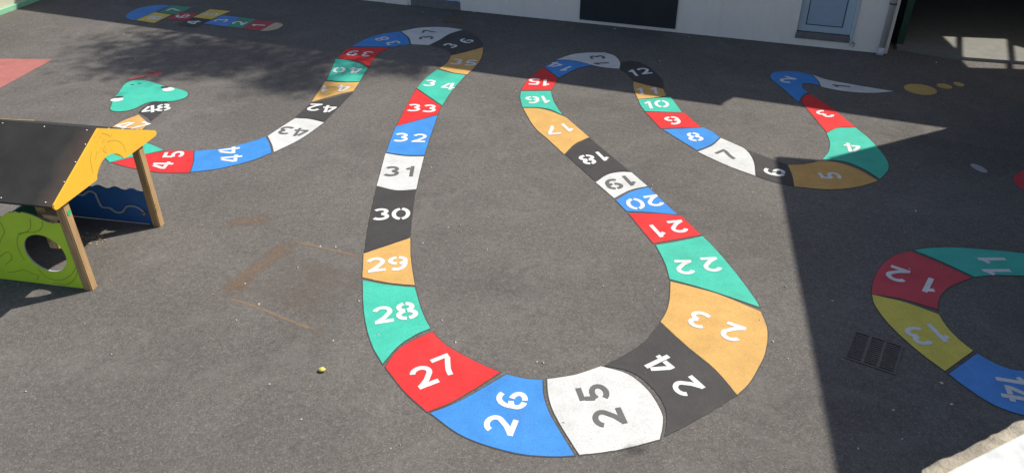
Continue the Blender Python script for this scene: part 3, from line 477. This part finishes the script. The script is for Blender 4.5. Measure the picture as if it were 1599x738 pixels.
# covered playground to the right: shade-dark walls, roof with an added sun opening
K0, K1, K2 = PIX['k0'], PIX['k1'], PIX['k2']; K3 = K2+FD*5.5; K4 = K3+bk*7; K5 = K0+bk*7.2
bm = bmesh.new(); prism(bm, [K0, K1, K2, K3, K4, K5], 0, .06)
tag(link('covered_floor', bm, 'concrete'), kind='structure')
cov = empty('covered_playground', (K0.x, K0.y, 0), 'dark roofed shelter open at the front, right of the pale building', 'shelter')
def wallseg(bm, a, b, z0, z1, th=.2):
    a, b = Vector(a), Vector(b); d = (b-a).normalized(); n = Vector((-d.y, d.x))*th/2
    prism(bm, [a-n, b-n, b+n, a+n], z0, z1)
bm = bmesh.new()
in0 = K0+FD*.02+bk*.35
wallseg(bm, in0, K5, .06, HB-.12); wallseg(bm, K5+FD*.12, K4-FD*.12, .06, HB-.12); wallseg(bm, K4, K3+bk*.3, .06, HB-.12)  # right wall is out of view, added to keep the inside dark
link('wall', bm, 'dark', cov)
hole = [Vector(p)+S*HB for p in PATCH]  # made-up opening: outline of the floor's sun patch carried up to the roof
out = [e2-A2d*.4, e3, e3+bk*8.6, e2-A2d*.4+bk*7.8]
bm = bmesh.new()
H_ = [bm.verts.new((*p, HB)) for p in hole]; O_ = [bm.verts.new((*p, HB)) for p in out]
eds = [bm.edges.new((H_[i-1], H_[i])) for i in range(len(H_))]+[bm.edges.new((O_[i-1], O_[i])) for i in range(4)]
bmesh.ops.triangle_fill(bm, use_beauty=True, edges=eds)
cr = link('roof', bm, 'roof', cov)
so = cr.modifiers.new('thick', 'SOLIDIFY'); so.thickness = .05
bm = bmesh.new()
for a, b in BARS: wallseg(bm, Vector(a)+S*HB, Vector(b)+S*HB, HB-.03, HB+.03, .10)
link('shadow_bar', bm, 'greenmetal', cr)  # added bars that stripe the sun patch with shadow
bm = bmesh.new(); wallseg(bm, K0+FD*.25+bk*.12, K3-FD*.2+bk*.12, 2.05, HB-.12); link('shade_fascia', bm, 'wall', cov)  # unseen front, hung low to keep sky light off the floor
bm = bmesh.new()
p_ = K0+FD*.0+bk*.26; wallseg(bm, p_, p_+FD*.12, .06, 2.04, .12); link('post', bm, 'greenmetal', cov)
# slate board on the wall
bm = bmesh.new(); fb(bm, 4.73, 6.80, .004, .03, .075, 1.55); tag(link('wall_board', bm, 'board'), 'large plain dark board fixed low on the pale wall', 'wall board')
# low wall at the left
w0, w1 = PIX['lw0'], PIX['lw1']; wd = (w1-w0).normalized(); wn = Vector((-wd.y, wd.x))
lw = empty('low_wall', (w0.x, w0.y, 0), 'low cream wall with a light green base band at the far left', 'wall')
bm = bmesh.new(); a = w0-wd*5; b = w0+wd*5; prism(bm, [a, b, b+wn*.25, a+wn*.25], 0, 1.1); link('wall', bm, 'cream', lw)
bm = bmesh.new(); prism(bm, [a-wn*.07, b-wn*.07, b-wn*.002, a-wn*.002], 0, .10); link('base_band', bm, 'greenkerb', lw)

# ------------------------------------------------------------------ wing on the right (its corner and eave throw the near shadow)
Cd = (PIX['C1']-PIX['C0']).normalized(); Cp = Vector((-Cd.y, Cd.x))
wc = PIX['B2']+S*HB; ec = PIX['C0']+S*HB
wing = empty('side_building', (wc.x, wc.y, 0), 'pale school wing just beyond the right edge, shading the playground', 'building')
bm = bmesh.new(); prism(bm, [wc, wc+Cd*14.5, wc+Cd*14.5+Cp*7, wc+Cp*7], 0, HB-.12); link('wall', bm, 'wall', wing)
bm = bmesh.new(); prism(bm, [ec, ec+Cd*15.5, ec+Cd*15.5+Cp*8.2, ec+Cp*8.2], HB-.12, HB); link('roof', bm, 'roof', wing)
for i in range(3):
    q = wc+Cd*(2+i*4.2)
    for z in (.9, 3.9): bm = bmesh.new(); prism(bm, [q-Cp*.03, q+Cd*1.6-Cp*.03, q+Cd*1.6-Cp*.002, q-Cp*.002], z, z+1.3); link('window', bm, 'pvc', wing)

# ------------------------------------------------------------------ tree behind the building (dappled shadow at the upper left)
base = Vector((6.3, 24.2)); tree = empty('tree', (base.x, base.y, 0), 'tall loose-crowned tree standing behind the pale school building', 'tree')
bm = bmesh.new(); top = Vector((base.x-.5, base.y-1.2, 11.5))
tube(bm, [(base.x, base.y, -.1), (base.x+.1, base.y-.2, 4), (base.x-.2, base.y-.6, 8), top], [.34, .27, .22, .17], 12)
cl = []
rt = random.Random(3)
for x, y, r, dn in SHADE:
    h = 15.2+rt.uniform(-1.4, 1.8)+.25*abs(x+6)
    cl.append((Vector((x+S.x*h, y+S.y*h, h)), r, dn))
for c, r, dn in cl:
    mid = (top*.5+c*.5)+Vector((rt.uniform(-.5, .5), rt.uniform(-.3, .8), rt.uniform(-.2, .9)))
    tube(bm, [top-Vector((0, 0, rt.uniform(0, 2.5))), mid, c], [.085, .04, .012], 6)
link('trunk', bm, 'bark', tree, True)
bm = bmesh.new()
for c, r, dn in cl:
    for k in range(int(150*dn*(r/.5)**2)+40):
        u = Vector((rt.gauss(0, 1), rt.gauss(0, 1), rt.gauss(0, 1))); p = c+Vector((u.x*r*.78, u.y*r*.62, u.z*r*.6))
        q = Matrix.Rotation(rt.uniform(0, 6.3), 3, 'Z') @ Matrix.Rotation(rt.gauss(0, .7), 3, 'X'); s = rt.uniform(.05, .095)
        vv = [bm.verts.new(p + q @ Vector(v)*s) for v in ((-1, 0, 0), (0, -.55, .1), (1.1, 0, 0), (0, .55, .1))]
        bm.faces.new(vv)
link('crown', bm, 'leaf', tree)

# ------------------------------------------------------------------ painted snake
snake = empty('painted_snake', (*PIX['spot1'], 0), 'long winding painted number snake with turquoise head, cells 1 to 48', 'floor marking')
snake.location = (0, 0, 0)
paint_cells(SNAKE, snake)
bm = bmesh.new(); hp = outline(HEAD, .06); sheet(bm, offset(hp, .012), .0044, 1); sheet(bm, hp, .0068, 0)
hd = link('head', bm, ['teal', 'outline'], snake)
def ell(c, rx, ry, a, z, mi=0, n=28): return [Vector((c[0]+rx*math.cos(t)*math.cos(a)-ry*math.sin(t)*math.sin(a), c[1]+rx*math.cos(t)*math.sin(a)+ry*math.sin(t)*math.cos(a))) for t in [2*math.pi*i/n for i in range(n)]]
for e, pu, a in (('eyeL', 'pupL', .2), ('eyeR', 'pupR', -.1)):
    bm = bmesh.new(); sheet(bm, ell(PIX[e], .105, .085, a, 0), .0092); ey = link('eye', bm, 'digit_white', hd)
    bm = bmesh.new(); sheet(bm, ell(PIX[pu], .075, .048, a, 0), .0102); link('pupil', bm, 'black', ey)
for e in ('nosL', 'nosR'):
    bm = bmesh.new(); sheet(bm, ell(PIX[e], .03, .022, .5, 0), .0092); link('nostril', bm, 'black', hd)
bm = bmesh.new(); ribbon(bm, spline(TONGUE, False, .08), .085, .0045)
for j, f in enumerate(FORK): ribbon(bm, spline(f, False, .06), .05, .0049+.0003*j)
for f in bm.faces:
    f.normal_update()
    if f.normal.z < 0: f.normal_flip()
link('tongue', bm, 'tongue', snake)

trail = empty('painted_trail', (0, 0, 0), 'second painted number trail curving in from the right edge, cells 11 to 14', 'floor marking')
paint_cells(TRAIL, trail)
hop = empty('painted_hopscotch', (0, 0, 0), 'old worn hopscotch painted in the shade at the upper left, numbers 1 to 8', 'floor marking')
paint_cells(HOP, hop, 0)

for nm, rx, ry, lb in (('spot1', .27, .26, 'largest of three ochre painted dots by the snake tail'), ('spot2', .125, .13, 'middle-sized ochre painted dot in the row of three'), ('spot3', .085, .11, 'smallest ochre painted dot, farthest from the snake tail')):
    bm = bmesh.new(); sheet(bm, ell(PIX[nm], rx, ry, 0, 0, n=40), .005); tag(link('painted_spot', bm, 'spot'), lb, 'painted dot', 'ochre dots leading away from the snake tail')
bm = bmesh.new(); sheet(bm, ell(PIX['red'], .50, .50, 0, 0, n=48), .005); tag(link('painted_disc', bm, 'ruby'), 'dark red painted disc cut off by the right edge', 'floor marking')
a, b = PIX['whiteA'], PIX['whiteB']; c = (a+b)/2
bm = bmesh.new(); sheet(bm, ell(c, (b-a).length/2, .075, math.atan2((b-a).y, (b-a).x), 0), .005); tag(link('painted_oval', bm, 'chalk'), 'small pale grey painted oval alone in the shade on the right', 'floor marking')

# ------------------------------------------------------------------ drain grate
g0, g1, g2, g3 = (PIX[k] for k in ('g0', 'g1', 'g2', 'g3'))
gu = ((g1-g0)+(g2-g3))/2; gv = ((g3-g0)+(g2-g1))/2; gc = (g0+g1+g2+g3)/4; gw, gh = gu.length, gv.length; ga = math.atan2(gu.y, gu.x)
gr = empty('drain_grate', (gc.x, gc.y, 0), 'square iron drain grate with three columns of slots beside the right trail', 'drain cover', ga)
bm = bmesh.new(); fw = .022; W2, H2 = gw/2+.012, gh/2+.012
for a_, b_ in (((-W2, -H2), (W2, -H2+fw)), ((-W2, H2-fw), (W2, H2)), ((-W2, -H2+fw), (-W2+fw, H2-fw)), ((W2-fw, -H2+fw), (W2, H2-fw))): box(bm, (*a_, .0), (*b_, .013))
link('frame', bm, 'iron', gr)
bm = bmesh.new(); sheet(bm, [Vector(p) for p in ((-W2+.004, -H2+.004), (W2-.004, -H2+.004), (W2-.004, H2-.004), (-W2+.004, H2-.004))], .003); link('pit', bm, 'pit', gr)  # flat dark sheet in place of the shaded hole below the bars
bm = bmesh.new(); cw = (2*W2-2*fw)/3
for i in (1, 2): x = -W2+fw+cw*i; box(bm, (x-.014, -H2+fw, .004), (x+.014, H2-fw, .0125))
n = 14; st = (2*H2-2*fw)/n
for c_ in range(3):
    x0 = -W2+fw+cw*c_+(.014 if c_ else 0); x1 = -W2+fw+cw*(c_+1)-(.014 if c_ < 2 else 0)
    for i in range(1, n): y = -H2+fw+st*i; box(bm, (x0, y-.0085, .004), (x1, y+.0085, .0115))
link('grille', bm, 'iron', gr)
bm = bmesh.new(); sheet(bm, [Vector(p) for p in PLATE], .005); tag(link('cover_plate', bm, 'rust'), 'dull brown cover plate in the ground near the pale wall', 'cover plate')

# ------------------------------------------------------------------ dirt, grit
def fade_ribbon(bm, pts, w, z):
    lay = bm.loops.layers.float_color.get('fade') or bm.loops.layers.float_color.new('fade')
    P = spline(pts, False, .05); rows = []
    for i, p in enumerate(P):
        t = (P[min(i+1, len(P)-1)]-P[max(i-1, 0)]).normalized(); nn = Vector((-t.y, t.x)); e = min(1, i/3, (len(P)-1-i)/3)
        ww = w*(.75+.5*random.random()); rows.append([(bm.verts.new((*(p+nn*ww*k), z)), e if k == 0 else (e*.75 if abs(k) < .6 else 0)) for k in (-1, -.5, 0, .5, 1)])
    for a_, b_ in zip(rows, rows[1:]):
        for k in range(4):
            q = (a_[k], a_[k+1], b_[k+1], b_[k]); f = bm.faces.new([v[0] for v in q])
            for lp, v in zip(f.loops, q): lp[lay] = (v[1], v[1], v[1], 1)
i = 0
for kind, pts in DIRT:
    i += 1; bm = bmesh.new(); fade_ribbon(bm, [Vector(p) for p in pts], {'band': .16, 'line': .03, 'blotch': .14, 'fill': .42}[kind], .0014+.0002*i)
    tag(link('dirt', bm, {'line': 'line', 'fill': 'dust'}.get(kind, 'dirt')), kind='stuff')
for pts in DARK:
    bm = bmesh.new(); fade_ribbon(bm, [Vector(p) for p in pts], .075, .0078); tag(link('tar_stain', bm, 'damp'), kind='stuff')
bm = bmesh.new(); rb = random.Random(11)
extra = []
while len(extra) < 190:
    x, y = rb.uniform(-9, 9), rb.uniform(4, 17)
    extra.append((x, y))
for x in range(34): t = rb.uniform(0, FT); p = F0+FD*t+FN*rb.uniform(.02, .35)**1.3; extra.append((p.x, p.y))
for j, p in enumerate([*BITS, *extra]):
    s = rb.uniform(.011, .019) if j < len(BITS) else rb.uniform(.003, .009)
    q = Matrix.Rotation(rb.uniform(0, 6), 3, 'Z')
    vv = [bm.verts.new(Vector((p[0], p[1], .009+s*.25)) + q @ (Vector(v)*s)) for v in ((-1, -.3, -.5), (.8, -.6, -.5), (.9, .5, -.5), (-.7, .6, -.5), (0, .1, .45))]
    for f in ((0, 1, 4), (1, 2, 4), (2, 3, 4), (3, 0, 4)): bm.faces.new([vv[k] for k in f])
tag(link('grit', bm, 'bits'), kind='stuff')
bm = bmesh.new(); bmesh.ops.create_icosphere(bm, subdivisions=2, radius=.028)
for v in bm.verts: v.co.x *= 1.3; v.co.z *= .75; v.co += v.co.normalized()*random.uniform(-.003, .004)
o = tag(link('fallen_fruit', bm, 'dryleaf', None, True), 'small yellow fallen fruit lying on bare asphalt left of the 27', 'fruit'); o.location = (*PIX['leaf'], .022)

bm = bmesh.new()
for k in range(230):
    t = rb.uniform(.0, FT+.3); p = F0+FD*t+FN*(.03+abs(rb.gauss(0, .09)))
    if k > 170: p = K0+FD*rb.uniform(0, 6)+FN*(.25+abs(rb.gauss(0, .3)))
    a_ = rb.uniform(0, 3.1); L2 = rb.uniform(.010, .026); c0, s0 = math.cos(a_)*L2, math.sin(a_)*L2; z = .012
    bm.faces.new([bm.verts.new((p.x+x, p.y+y, z+rb.uniform(-.006, .008))) for x, y in ((-c0, -s0), (-s0*.45, c0*.45), (c0, s0), (s0*.45, -c0*.45))])
tag(link('leaf_litter', bm, 'litter'), kind='stuff')

# ------------------------------------------------------------------ playhouse
L_ = PH['L']
ph = empty('playhouse', (*PH['o'], 0), 'wooden post playhouse with yellow gable board, dark roof and green panel', 'playhouse', R(PH['ang']))
PW = .052
XL = -1.42
def board_x(bm, outl, x0, x1, mi=0, side=None):
    """panel in a plane across the house: outline is (y, z)"""
    a_ = [bm.verts.new((x0, p[0], p[1])) for p in outl]; b_ = [bm.verts.new((x1, p[0], p[1])) for p in outl]; n_ = len(outl)
    fs = [bm.faces.new(a_), bm.faces.new(b_[::-1])]
    for i_ in range(n_): bm.faces.new((a_[i_], b_[i_], b_[(i_+1) % n_], a_[(i_+1) % n_])).material_index = mi if side is None else side
    bmesh.ops.triangulate(bm, faces=fs)
    bmesh.ops.recalc_face_normals(bm, faces=bm.faces)
for x, y, lb in ((0, 0, None), (0, L_, None), (XL, 0, None), (XL, L_, None)):
    bm = bmesh.new(); box(bm, (x-PW, y-PW, 0), (x+PW, y+PW, 1.15 if x == 0 else 1.2))
    bmesh.ops.bevel(bm, geom=[e for e in bm.edges if abs(e.verts[0].co.z-e.verts[1].co.z) > .5], offset=.010, segments=2, affect='EDGES')
    p = link('post', bm, 'wood', ph)
    if (x, y) == (0, 0):
        bm = bmesh.new(); pts = [(x+PW+.004, .004+.030*math.cos(t), .985+.030*math.sin(t)) for t in [2*math.pi*k/20 for k in range(20)]]
        bm.faces.new([bm.verts.new(q) for q in pts]); link('sticker', bm, 'sticker', p)
# gable boards
gab = PH['gab']
yr, zr = .755, 1.615
arch = [(.962, 1.202), (.90, 1.245), (.847, 1.268), (.756, 1.283), (.648, 1.256), (.581, 1.214), (.53, 1.16), (.508, 1.112)]
go = [(-.150, 1.112), (-.176, 1.125), (-.186, 1.150), (-.170, 1.178), (yr-.015, zr-.004), (yr, zr), (yr+.015, zr-.004), (1.672, 1.178), (1.690, 1.150), (1.682, 1.125), (1.655, 1.112), (1.10, 1.112), (1.012, 1.130)]+arch
ENG = PH['geng']
for x0, first in ((.058, True), (-1.60, False)):
    bm = bmesh.new(); board_x(bm, go, x0, x0+.020)
    if first:
        for e in ENG:
            P = spline([(p[0], p[1]) for p in e], False, .03)
            for a_, b_ in zip(P, P[1:]):
                t = (b_-a_).normalized(); nn = Vector((-t.y, t.x))*.0028; xx = x0+.0212
                bm.faces.new([bm.verts.new((xx, *q)) for q in (a_-nn, b_-nn, b_+nn, a_+nn)]).material_index = 1
        for y, z in PH['dots']: bm.faces.new([bm.verts.new((x0+.0216, y+.006*math.cos(t), z+.006*math.sin(t))) for t in [k*math.pi/4 for k in range(8)]]).material_index = 1
    gb = link('gable_board', bm, ['hpl_yellow', 'hpl_yline'], ph)
# roof: two boards
sl = math.atan2(zr-1.165, yr+.185)
for side in (0, 1):
    ey = -.185 if side == 0 else 1.695
    bm = bmesh.new(); x0, x1 = -1.58, .056
    top_ = [(yr, zr+.004), (ey, 1.162)]; nrm = Vector((-(math.sin(sl)), math.cos(sl)))*.018
    q = [(x0, *top_[0]), (x1, *top_[0]), (x1, *top_[1]), (x0, *top_[1])]
    up = [bm.verts.new(v) for v in q]; lo = [bm.verts.new((v[0], v[1]+(.0 if side == 0 else 0), v[2]-.02)) for v in q]
    bm.faces.new(up); bm.faces.new(lo[::-1])
    for k in range(4): bm.faces.new((up[k], lo[k], lo[(k+1) % 4], up[(k+1) % 4]))
    bmesh.ops.recalc_face_normals(bm, faces=bm.faces)
    rf = link('roof_board', bm, 'roofboard', ph)
    for k in range(7):
        spots = [(-1.08+.52*k, .04), (-1.08+.52*k, .955)] if k < 3 and side == 0 else []
        spots += [(.035, .22), (.035, .45), (.035, .7)] if k == 6 else []
        for sx, f in spots:
            y = yr+(ey-yr)*f; z = zr+.004+(1.162-zr-.004)*f
            bm = bmesh.new(); bmesh.ops.create_uvsphere(bm, u_segments=8, v_segments=5, radius=.0105)
            for v in bm.verts: v.co.z *= .6; v.co += Vector((sx, y, z+.001))
            link('screw', bm, 'screw', rf, True)
# front panel with round window
def panel_y(bm, outl, y0, y1, hole_=None, side=1):
    def ring(pts, y): return [bm.verts.new((p[0], y, p[1])) for p in pts]
    for y in (y0, y1):
        o_ = ring(outl, y); ed = [bm.edges.new((o_[k-1], o_[k])) for k in range(len(o_))]
        if hole_:
            h_ = ring(hole_, y); ed += [bm.edges.new((h_[k-1], h_[k])) for k in range(len(h_))]
        bmesh.ops.triangle_fill(bm, use_beauty=True, edges=ed)
        if y == y0: A_ = (o_, h_ if hole_ else [])
        else: B_ = (o_, h_ if hole_ else [])
    for a_, b_ in zip(A_, B_):
        for k in range(len(a_)): bm.faces.new((a_[k-1], a_[k], b_[k], b_[k-1])).material_index = side
    bmesh.ops.recalc_face_normals(bm, faces=bm.faces)
ptop = [(-.056, .868), (-.095, .868), (-.144, .857), (-.20, .862), (-.257, .882), (-.31, .912), (-.365, .934), (-.42, .95), (-.483, .957), (-.52, .945), (-.56, .957), (-.61, .94), (-.655, .938), (-.72, .90), (-.794, .855), (-.86, .86), (-.93, .90), (-1.02, .93), (-1.12, .92), (-1.22, .88), (-1.30, .87), (XL+.056, .87)]
pan = [(-.056, .012)]+ptop+[(XL+.056, .012)]
hc, hr = (-.385, .445), .248
bm = bmesh.new(); panel_y(bm, pan, -.042, -.024, [(hc[0]+hr*math.cos(t), hc[1]+hr*.97*math.sin(t)) for t in [2*math.pi*k/48 for k in range(48)]], 1)
for e in PH['eng']:
    P = spline([(p[0], p[1]) for p in e], False, .03)
    for a_, b_ in zip(P, P[1:]):
        t = (b_-a_).normalized(); nn = Vector((-t.y, t.x))*.0035
        bm.faces.new([bm.verts.new((q[0], -.0432, q[1])) for q in (a_-nn, b_-nn, b_+nn, a_+nn)]).material_index = 2
fp = link('front_panel', bm, ['hpl_green', 'wave', 'hpl_line'], ph)
# back panel with wavy top, finger track and knob
bt = [(-.056, .50)]; k = -.09
while k > XL+.08: bt.append((k, .495+.018*math.sin((k+.05)*2*math.pi/.235))); k -= .0235
bm = bmesh.new(); panel_y(bm, [(-.056, .012)]+bt+[(XL+.056, .49), (XL+.056, .012)], L_-.02, L_-.002, None, 1)
bp = link('back_panel', bm, ['hpl_blue', 'hpl_edge'], ph)  # edge coloured dark so its top does not show sunlit
bm = bmesh.new(); wv = PH['wav']; P = [(*(v),) for v in spline([(p[0], p[1]) for p in wv[1:]], False, .02)]
tube(bm, [(p[0], L_-.034, p[1]) for p in P], .013, 8); link('track', bm, 'wave', bp, True)
bm = bmesh.new(); cyl(bm, (wv[-1][0]+.012, L_-.07, wv[-1][1]-.012), (wv[-1][0]+.012, L_-.02, wv[-1][1]-.012), .019, .015, 16); link('knob', bm, 'wood', bp, True)
# far end panel, counter and its stub
bm = bmesh.new(); board_x(bm, [(.056, .012), (L_-.056, .012), (L_-.056, .40), (.70, .42), (.056, .40)], XL-.01, XL+.008); link('end_panel', bm, 'hpl_dgreen', ph)
bm = bmesh.new(); box(bm, (-.40, .06, .45), (-.285, .17, 1.10)); link('stub_post', bm, 'wood', ph)
bm = bmesh.new(); box(bm, (-.283, .00, .875), (-.07, .15, .925)); link('counter', bm, 'plank', ph)
bm = bmesh.new(); box(bm, (XL+.056, -.012, 1.04), (-.056, .033, 1.12)); box(bm, (XL+.056, L_-.033, 1.04), (-.056, L_+.012, 1.12)); link('beam', bm, 'wood', ph)
# pale flakes on the ground under the roof
bm = bmesh.new()
for k in range(46):
    u, v = rb.gauss(-.62, .10), rb.gauss(.95, .10)+.0
    a_ = rb.uniform(0, 3.1); c0, s0 = math.cos(a_)*.022, math.sin(a_)*.022
    bm.faces.new([bm.verts.new((u+x, v+y, .006+rb.uniform(0, .006))) for x, y in ((-c0, -s0), (-s0*.3, c0*.3), (c0, s0), (s0*.3, -c0*.3))])
ch = tag(link('pale_flakes', bm, 'plank'), kind='stuff'); ch.location = (*PH['o'], 0); ch.rotation_euler.z = R(PH['ang'])

# ------------------------------------------------------------------ window sill the photographer leans over
a, b = Vector((.385, .517)), Vector((.538, .592)); sd = (b-a).normalized(); sn = Vector((-sd.y, sd.x)); SZ = 4.6
sill = empty('window_sill', (a.x, a.y, 4.5), 'white marble window sill with rough stone edge, close at bottom right', 'window sill')
rs = random.Random(5); o0 = a; e_ = []
k = -.9
while k < 1.6: e_.append(k); k += .006
bm = bmesh.new()
prof = []
nz = 0
for t in e_:
    nz = .8*nz+rs.uniform(-.0011, .0011)
    w = nz+.0007*math.sin(t*23)
    if .018 < t < .024: w -= .004
    prof.append((t, w))
rows = []
for t, w in prof:
    p = a+sd*t; r_ = rs.uniform(-.0016, .0016)
    rows.append([bm.verts.new((*(p-sn*.024), SZ-.009)), bm.verts.new((*(p-sn*.012+sn*w*.3), SZ-.006+r_)), bm.verts.new((*(p+sn*w), SZ-.009+r_)), bm.verts.new((*(p+sn*(w-.001)), SZ-.05))])
for p, q in zip(rows, rows[1:]):
    for k in range(3): bm.faces.new((p[k], p[k+1], q[k+1], q[k]))
link('stone_edge', bm, 'rough_stone', sill, True)
bm = bmesh.new(); m0 = a-sn*.0155
prism(bm, [m0-sd*.9, m0+sd*1.6, m0+sd*1.6-sn*.26, m0-sd*.9-sn*.26], SZ-.045, SZ)
sl_ = link('slab', bm, 'marble', sill); bv = sl_.modifiers.new('round', 'BEVEL'); bv.width = .004; bv.segments = 3
bm = bmesh.new(); c0 = a-sn*.03
prism(bm, [c0-sd*1.6, c0+sd*1.55, c0+sd*1.55-sn*.25, c0-sd*1.6-sn*.25], 0, SZ-.05)
nb = empty('near_building', (c0.x, c0.y, 0), 'pale wall of the building below the near window sill', 'building'); link('wall', bm, 'wall', nb)

# parts above that were modelled in world coordinates under a root standing elsewhere
for root in (cov, wing, lw, tree, sill, nb):
    for c in root.children: c.location = -root.location
